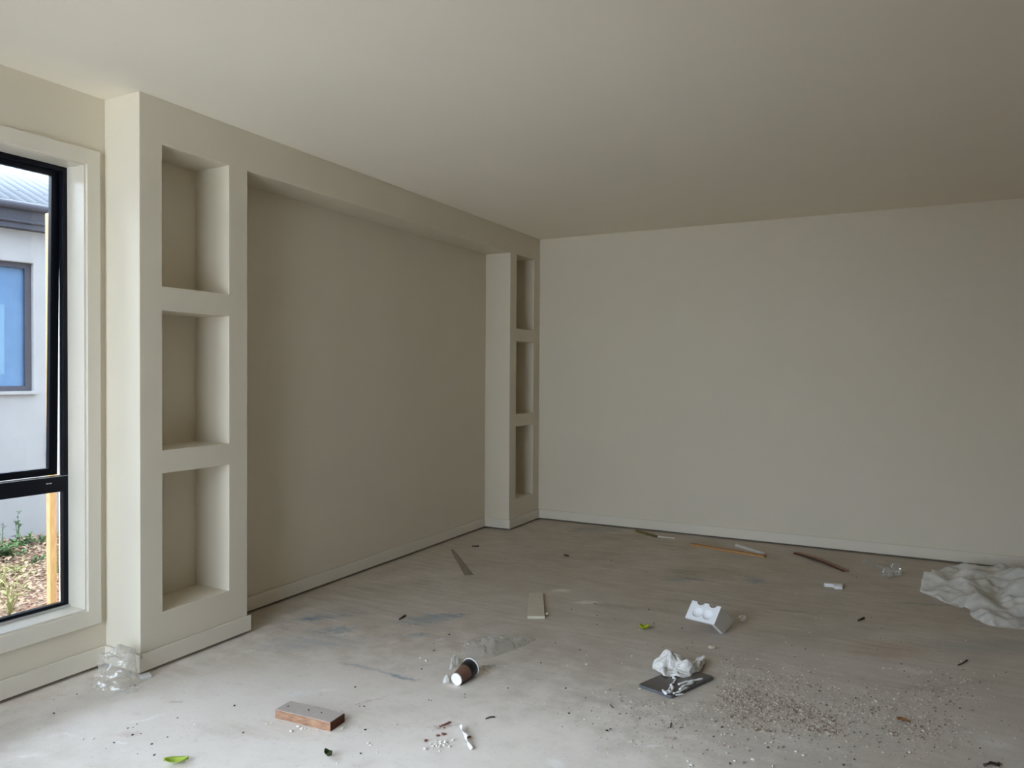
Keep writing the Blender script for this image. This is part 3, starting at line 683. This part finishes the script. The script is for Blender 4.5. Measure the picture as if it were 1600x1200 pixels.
# torn white film at the mouth of the cup and scrap by its base
sheet('tissue_scrap', 'white torn plastic scrap left of the coffee cup base', 'scrap', [
    [(692, 1068, 0), (698, 1068, 0), (703, 1067, 0)], [(694, 1064, .02), (698, 1064, .028), (703, 1064, .01)], [(695, 1062, .0), (699, 1061, .012), (703, 1062, .0)]], 14, 12, .005, 40, 2, M['sheet'])
sheet('tissue_scrap', 'crumpled torn clear plastic end just behind the coffee cup', 'scrap', [
    [(703, 1048, 0), (708, 1044, 0), (716, 1040, 0)], [(703, 1042, .03), (709, 1038, .04), (717, 1035, .03)], [(706, 1036, 0), (712, 1032, .01), (720, 1030, .0)]], 22, 18, .010, 34, 6, M['sheet'])
bm = bmesh.new()
for pts in ([(742, 1048), (750, 1046), (754, 1042), (765, 1043), (775, 1041)], [(755, 1046), (758, 1050), (763, 1053)], [(776, 1043), (788, 1042), (798, 1044)]):
    P = [fl(u, v) for u, v in pts]; tube(bm, [(p.x, p.y, .004+.003*(i % 2)) for i, p in enumerate(P)], .003, 5)
tag(mesh_obj('plastic_strand', bm, M['film'], smooth=True), 'thin curled clear plastic strand right of the coffee cup', 'plastic strand')

# plastered rag heaped on the back of the plate
hb = .016
sheet('plastered_rag', 'crumpled white plaster-caked rag on the dark plate', 'rag', [
    [(1018, 1050, hb), (1030, 1056, hb), (1038, 1063, hb+.004), (1052, 1062, hb), (1072, 1063, hb), (1092, 1054, hb), (1102, 1042, hb)],
    [(1019, 1048, 0.028), (1030, 1052, 0.037), (1039, 1057, 0.037), (1053, 1058, 0.031), (1073, 1058, 0.040), (1090, 1052, 0.037), (1102, 1040, 0.034)],
    [(1022, 1046, 0.037), (1032, 1050, 0.059), (1042, 1053, 0.037), (1056, 1054, 0.043), (1074, 1055, 0.062), (1088, 1050, 0.031), (1101, 1038, 0.040)],
    [(1026, 1044, 0.049), (1036, 1047, 0.068), (1046, 1049, 0.074), (1058, 1050, 0.059), (1073, 1051, 0.053), (1086, 1047, 0.025), (1099, 1036, 0.037)],
    [(1032, 1042, 0.049), (1040, 1044, 0.087), (1050, 1046, 0.080), (1061, 1046, 0.068), (1072, 1046, 0.049), (1082, 1043, 0.031), (1094, 1035, 0.025)],
    [(1036, 1038, hb), (1044, 1039, 0.049), (1052, 1040, 0.049), (1062, 1041, 0.043), (1072, 1041, 0.031), (1080, 1039, hb), (1090, 1034, hb)]],
    96, 80, .013, 20, 17, M['rag'], True, .002, .0165)

# clear bag standing in the corner
q = fl(184, 1070)
bm = bmesh.new(); NS, NR = 96, 60; rings = []
for k in range(NR+1):
    f = k/NR; z = .001+.15*f; ring = []
    for i in range(NS):
        a = 2*math.pi*i/NS
        r = .092*(1-.22*f**2)*(1-.10*math.sin(math.pi*f))
        d_ = Vector((math.cos(a), math.sin(a), f*1.5)); dn = Vector(noise.noise_vector(d_*1.3))*.3
        w_ = 0
        for fk, (fa, fw, fm) in enumerate(FOLDS):
            t_ = (math.cos(fa*2)*(a+dn.x)*2.2+math.sin(fa*2)*(f*4.5+dn.y*2))/fw*.8+fk
            w_ += fm*(abs((t_ % 2)-1)*2-1)*(.3+1.1*abs(noise.noise(d_*1.7+Vector((fk*5, 0, 0)))))
        seam = min(1, 4*min(i, NS-i)/NS)            # keeps the wrap-around closed
        r *= 1+.24*w_*seam
        ring.append(bm.verts.new((r*math.cos(a), r*math.sin(a)*.66, max(.001, z+.022*f*noise.noise(d_*1.5+Vector((3, 3, 3)))+.006*w_*f*seam))))
    rings.append(ring)
for k in range(NR):
    for i in range(NS): bm.faces.new((rings[k][i], rings[k][(i+1) % NS], rings[k+1][(i+1) % NS], rings[k+1][i]))
inner = [bm.verts.new((v.co.x*.55+.008*noise.noise(v.co*50), v.co.y*.55, v.co.z-.018+.014*noise.noise(v.co*40))) for v in rings[-1]]
for i in range(NS): bm.faces.new((rings[-1][i], rings[-1][(i+1) % NS], inner[(i+1) % NS], inner[i]))
bm.faces.new(inner)
bg = mesh_obj('plastic_bag', bm, M['bag'], smooth=True, loc=(q.x, q.y, 0)); bg.rotation_euler = (0, 0, .85)
tag(bg, 'crumpled clear plastic bag by the window corner skirting', 'plastic bag')
sheet('clear_film', 'flat flap of clear film in front of the plastic bag', 'plastic film', [
    [(178, 1083, 0), (196, 1085, 0), (214, 1083, 0)], [(180, 1081, .008), (198, 1082, .012), (216, 1079, .02)], [(190, 1081, .0), (202, 1079, .008), (216, 1075, .01)]], 26, 12, .006, 26, 9, M['film'])
# wedge packing the skirting
block('packing_wedge', 'small cream packer wedged under the pillar skirting corner', 'packer', [(223, 1063), (237, 1058), (233, 1053), (218, 1057.5)], .010, M['white'], bev=.001)

# ---- sticks and strips near the back wall
def stick(name, label, cat, a, b, wa, wb, h, mat, z0=0., lift=0., segs=1, mats=None):
    A, B = fl(*a), fl(*b); d = (B-A); L = d.length; d.normalize(); s = Vector((-d.y, d.x, 0))
    bm = bmesh.new(); rings = []
    for i in range(segs+1):
        t_ = i/segs; w_ = wa+(wb-wa)*t_; zz = z0+lift*math.sin(math.pi*t_)
        rings.append([bm.verts.new((L*t_, y, z)) for y, z in ((-w_/2, zz), (w_/2, zz), (w_/2, zz+h), (-w_/2, zz+h))])
    for i in range(segs):
        for k in range(4):
            f_ = bm.faces.new((rings[i][k], rings[i][(k+1) % 4], rings[i+1][(k+1) % 4], rings[i+1][k]))
            if mats and k != 2: f_.material_index = 1
    bm.faces.new(rings[0]); bm.faces.new(rings[-1][::-1])
    o = mesh_obj(name, bm, mats or mat, loc=A); o.rotation_euler = (0, 0, math.atan2(d.y, d.x))
    bevel(o, .001)
    return tag(o, label, cat)
stick('wood_strip', 'long yellow-brown pine strip lying near the back wall', 'wood strip', (1080, 852), (1196, 871), .045, .05, .016, M['stick'])
stick('wood_strip', 'thin white-faced strip resting beside the long pine strip', 'wood strip', (1150, 853.5), (1194, 868), .02, .022, .022, M['white_wood'], z0=.0)
stick('wood_shim', 'tapered brown wood shim to the right of the long pine strip', 'wood shim', (1244, 865), (1323, 894), .05, .04, .012, M['shim'], lift=.012, segs=8, mats=[M['shim'], M['shim_dark']])
stick('wood_strip', 'thin greenish stick touching the back wall skirting', 'wood strip', (994, 831), (1026, 840), .02, .022, .018, M['green_stick'])
stick('wood_strip', 'short white painted strip next to the greenish stick', 'wood strip', (1028, 839), (1055, 841.5), .03, .03, .010, M['white_wood'])
stick('floor_strip', 'long flat tapered grey strip lying near the wide recess', 'strip', (706, 859), (733, 899), .02, .065, .003, M['strip'])

# ---- leaves
def leaf(name, label, u, v, L, wd, rot, mat, curl=.02, seed=1):
    q = fl(u, v); bm = bmesh.new(); n_, m_ = 14, 6; G = []
    for i in range(n_+1):
        t_ = i/n_; ww = wd*math.sin(math.pi*min(1, .04+t_*.94))**.8*(1+.12*noise.noise(Vector((t_*6, seed, 0))))
        G.append([bm.verts.new((L*(t_-.5), ww*(j/m_-.5), .003+abs(j/m_-.5)*curl+curl*.8*(t_-.5)**2*2+.004*noise.noise(Vector((t_*4, j*.7, seed)))+.002)) for j in range(m_+1)])
    for i in range(n_):
        for j in range(m_): bm.faces.new((G[i][j], G[i][j+1], G[i+1][j+1], G[i+1][j]))
    o = mesh_obj(name, bm, mat, smooth=True, loc=q); o.rotation_euler = (0, 0, YAW+rot)
    m2 = o.modifiers.new('thick', 'SOLIDIFY'); m2.thickness = .0008
    return tag(o, label, 'leaf')
leaf('green_leaf', 'pale green leaf at the very front left of the slab', 275, 1193, .085, .045, .15, M['leaf'], .02, 2)
leaf('green_leaf', 'bright lime leaf left of the polystyrene block', 1006, 984, .055, .045, -.3, M['leaf_bright'], .03, 5)
leaf('dried_leaf', 'small crumpled dark green leaf near the front edge', 513, 1184, .034, .03, -.4, M['leaf_dark'], .03, 7)
leaf('dried_leaf', 'flat tan leaf among the mortar crumbs on the right', 1411, 1127, .05, .03, -.5, M['leaf_brown'], .006, 9)
crumple_ball('plastic_scrap', 'small crumpled brown scrap right of the polystyrene block', 'scrap', 1159, 972, .022, .018, .018, M['bag'], 3, .45)
crumple_ball('plaster_chip', 'cream plaster chip between the polystyrene block and the rag', 'chip', 1112, 1014, .020, .010, .007, M['cream'], 6, .3, 3)
crumple_ball('pebble', 'round pale pebble against the cream board offcut', 'pebble', 855, 962, .008, .008, .009, M['cream'], 2, .1, 3)

# white twisted paper and its debris
bm = bmesh.new(); P = [fl(u, v) for u, v in ((720, 1139), (722, 1147), (727, 1152), (729, 1160), (733, 1165), (737, 1172))]
hs = [.018, .012, .016, .014, .012, .003]
pp = []
for i in range(len(P)-1):
    for k in range(6): t_ = k/6; pp.append(P[i].lerp(P[i+1], t_)+Vector((0, 0, hs[i]*(1-t_)+hs[i+1]*t_)))
pp.append(P[-1]+Vector((0, 0, hs[-1])))
L_, R_ = [], []
for i, p in enumerate(pp):
    a = .6+i*.22; w_ = .008+.003*noise.noise(Vector((i*.4, 1, 1))); d = RX*math.cos(a)*w_+Vector((0, 0, math.sin(a)*w_*.8))
    L_.append(bm.verts.new((p-d) if (p-d).z > .001 else Vector(((p-d).x, (p-d).y, .001)))); R_.append(bm.verts.new((p+d) if (p+d).z > .001 else Vector(((p+d).x, (p+d).y, .001))))
for i in range(len(pp)-1): bm.faces.new((L_[i], L_[i+1], R_[i+1], R_[i]))
o = mesh_obj('paper_twist', bm, M['white'], smooth=True); m_ = o.modifiers.new('thick', 'SOLIDIFY'); m_.thickness = .001
tag(o, 'white twisted paper strip curling up near the front', 'paper strip')

# ---- twigs
def twig(label, pts, r, mat='twig', name='twig', cat='twig'):
    bm = bmesh.new(); P = [fl(u, v) for u, v in pts]
    tube(bm, [(p.x, p.y, r*1.02+.002*(i % 2)) for i, p in enumerate(P)], r, 6)
    return tag(mesh_obj(name, bm, M[mat], smooth=True), label, cat)
twig('short dark twig right of the white paper strip', [(759, 1124), (766, 1122), (773, 1121)], .0028)
twig('short black stick on the right, below the white L-shaped foam', [(1341, 971), (1346, 969), (1350, 967)], .006)
twig('thin curved dark twig towards the right edge', [(1497, 1040), (1505, 1037), (1511, 1032)], .003)
twig('dark brown fragment cut by the bottom edge on the right', [(1538, 1198), (1548, 1195), (1562, 1198)], .006)
twig('fine dark twig beside the dark bottom-edge fragment', [(1559, 1191), (1565, 1196)], .0015)
twig('brown twig on the slab in front of the wide recess', [(624, 969), (629, 966), (633, 963)], .005)
twig('dark sliver on the slab right of the grey tapered strip', [(738, 854), (743, 855), (748, 854)], .005)
twig('dark sliver in the far middle of the slab', [(882, 868), (888, 870)], .006)
twig('thin grey straw in front of the dark plate', [(952, 1101), (958, 1107)], .0015)
twig('thin black splinter in front of the dark plate, right side', [(1049, 1130), (1047, 1138)], .0018)
o = block('scrap', 'dark red scrap behind the plastic sheet at the right edge', 'scrap', [(1588, 900), (1600, 902), (1612, 898), (1600, 896)], .02, M['red'])

# ---- crumbs one can pick out
def crumb_mesh(seed):
    bm = bmesh.new(); bmesh.ops.create_icosphere(bm, subdivisions=2, radius=1)
    for v in bm.verts: v.co *= 1+.55*noise.noise(v.co*1.3+Vector((seed*3.1, 0, 0))); v.co.z *= .7
    mz = min(v.co.z for v in bm.verts)
    for v in bm.verts: v.co.z -= mz
    return bm
def crumbs(name, label, cat, group, spots, mat, smin, smax, seed):
    rr = random.Random(seed); base = []
    for k in range(3):
        me = bpy.data.meshes.new(name); bm = crumb_mesh(seed+k); bm.to_mesh(me); bm.free(); me.materials.append(mat); base.append(me)
    for (u, v) in spots:
        o = bpy.data.objects.new(name, base[rr.randrange(3)]); C.objects.link(o); on_t = (u, v) in ((450, 1104), (482, 1110), (502, 1114)); q = fl(u, v, .0362 if on_t else 0); s = rr.uniform(smin, smax)
        o.location = q; o.scale = (s*rr.uniform(.7, 1.5), s*rr.uniform(.6, 1.2), s*rr.uniform(.5, .9)); o.rotation_euler = (0, 0, rr.uniform(0, 6.28))
        tag(o, label, cat, group)
rr = random.Random(21)
dark = [(214, 1132), (208, 1137), (200, 1138), (220, 1147), (166, 1170), (241, 1180), (237, 1163), (84, 1093), (207, 1149), (84, 1115), (120, 1085), (178, 1161), (380, 1145),
        (450, 1104), (482, 1110), (502, 1114), (562, 1104), (569, 1104), (570, 1141), (571, 1140), (670, 1094), (674, 1095), (702, 992), (678, 1006), (678, 1017), (726, 1085), (845, 1036),
        (884, 1076), (915, 1091), (934, 996), (906, 1016), (1012, 1007), (1014, 953), (1022, 974), (1066, 982), (1082, 1005), (900, 1135), (889, 1115), (954, 1140), (948, 1142), (1034, 1126),
        (1128, 1137), (1122, 1143), (1115, 1151), (1200, 1169), (1311, 1168), (1335, 1187), (1170, 1094), (1337, 1091), (1105, 1172), (1099, 1178), (1318, 1196), (1376, 998), (1378, 982), (1408, 1038), (1413, 1049), (1485, 1060),
        (1362, 965), (1338, 902), (840, 822), (885, 826), (1010, 893), (955, 876), (930, 944), (894, 945), (933, 962), (868, 1005), (893, 953), (960, 968), (1585, 1043), (1500, 1107)]
dark += [(rr.uniform(20, 1580), 960+235*rr.random()) for _ in range(40)]
dark = [(u, v) for u, v in dark if v > 1075-max(0, (u-0)*.30) and not (690 < u < 750 and 1000 < v < 1075)]
crumbs('dirt_crumb', 'tiny dark crumb of dirt on the concrete slab', 'crumb', 'dark crumbs scattered over the slab', dark, M['crumb_dark'], .002, .0047, 5)
white = [(1029, 963), (987, 1026), (916, 1024), (971, 1037), (887, 1041), (916, 1039), (1153, 1076), (1135, 1177), (1247, 1108), (1182, 1140), (1196, 1162), (1205, 1161), (1244, 1175), (1255, 1181),
         (1179, 1188), (1207, 1198), (1392, 1147), (1442, 1143), (1421, 1177), (1379, 1176), (913, 1125), (1000, 1077), (935, 1090), (950, 1177), (575, 1162), (579, 1165), (590, 1176), (666, 1033), (300, 1034), (535, 1139),
         (1208, 937), (1243, 929), (1275, 966), (1265, 989), (1283, 966), (1132, 1148), (1425, 1133), (1397, 1093), (1380, 1045), (1391, 1045), (1228, 1004), (972, 1037), (1470, 893), (1148, 1190), (1075, 1190), (1080, 1196)]
white += [(667+rr.gauss(20, 9), 1164+rr.gauss(0, 4)) for _ in range(26)] + [(480+rr.gauss(0, 12), 1140+rr.gauss(0, 2.5)) for _ in range(12)]
white += [(rr.uniform(30, 1590), 980+215*rr.random()) for _ in range(30)]
white = [(u, v) for u, v in white if v > 1075-max(0, (u-0)*.30) and not (690 < u < 750 and 1000 < v < 1075) and not (425 < u < 540 and 1095 < v < 1136)]
crumbs('plaster_crumb', 'tiny white plaster crumb on the concrete slab', 'crumb', 'white crumbs scattered over the slab', white, M['crumb_white'], .0025, .006, 9)
crumbs('clay_crumb', 'small reddish clay crumb left of the white paper strip', 'crumb', 'reddish crumbs beside the paper strip', [(688, 1136), (692, 1134), (697, 1132), (702, 1130), (694, 1138), (684, 1150), (693, 1148), (734, 1152), (731, 1154), (665, 1158)], M['crumb_red'], .004, .008, 12)

# mortar sweepings on the right: uncountable
bm = bmesh.new(); rr = random.Random(31)
GM = [M['mortar'], plain('pale_grit', lin(196, 184, 170), .95, .1, 90), plain('dark_grit', lin(118, 104, 90), .95, .2, 90)]
def chunk(p, s):
    mi = rr.choices((0, 1, 2), (5, 3, 1.8))[0]
    vs_ = []
    for d in ((1, 0, 0), (-.5, .87, 0), (-.5, -.87, 0)): vs_.append(bm.verts.new((p.x+d[0]*s*rr.uniform(.6, 1.3), p.y+d[1]*s*rr.uniform(.6, 1.3), -.0002)))
    t_ = bm.verts.new((p.x+rr.uniform(-.3, .3)*s, p.y+rr.uniform(-.3, .3)*s, s*rr.uniform(.5, 1.1)))
    for i in range(3): bm.faces.new((vs_[i], vs_[(i+1) % 3], t_)).material_index = mi
clus = [(1150, 1075, 45, 22, 1500), (1185, 1105, 40, 18, 1700), (1230, 1075, 40, 16, 900), (1160, 1120, 60, 12, 800), (1290, 1125, 70, 10, 900), (1340, 1100, 40, 14, 700), (1460, 1092, 40, 12, 600),
        (1440, 1135, 45, 14, 700), (1010, 1100, 45, 16, 700), (1250, 1150, 120, 22, 700), (1400, 1160, 90, 18, 400), (1110, 1040, 40, 14, 350), (1490, 1065, 40, 10, 250), (1040, 1150, 60, 18, 260)]
for (u, v, su, sv, n_) in clus:
    for _ in range(n_):
        uu, vv = rr.gauss(u, su), rr.gauss(v, sv)
        if vv > 1200 or uu > 1620 or (985 < uu < 1120 and 1015 < vv < 1094): continue
        chunk(fl(uu, vv), .0018+.0058*rr.random()**3)
# raked ridges
for k in range(26):
    u0, v0 = 1120+k*6+rr.uniform(-5, 5), 1078+k*1.2+rr.uniform(-8, 8); n_ = rr.randrange(30, 80); du, dv = 68, 42
    for i in range(n_):
        t_ = i/80; chunk(fl(u0+du*t_+rr.gauss(0, .6), v0+dv*t_+rr.gauss(0, .45)), .003+.005*rr.random())
for (ua, va, ub, vb, n_) in ((1390, 1102, 1400, 1110, 30), (1215, 1120, 1300, 1146, 160), (1265, 1141, 1310, 1146, 120), (1155, 1135, 1210, 1143, 90), (1225, 1145, 1250, 1150, 40), (1385, 1143, 1400, 1150, 30), (1435, 1137, 1455, 1147, 30)):
    for i in range(n_):
        t_ = rr.random(); chunk(fl(ua+(ub-ua)*t_+rr.gauss(0, 2), va+(vb-va)*t_+rr.gauss(0, 1.2)), .0025+.007*rr.random()**2)
tag(mesh_obj('mortar_crumbs', bm, GM), 'swept mortar grit spread over the right foreground of the slab', 'mortar grit', kind='stuff')
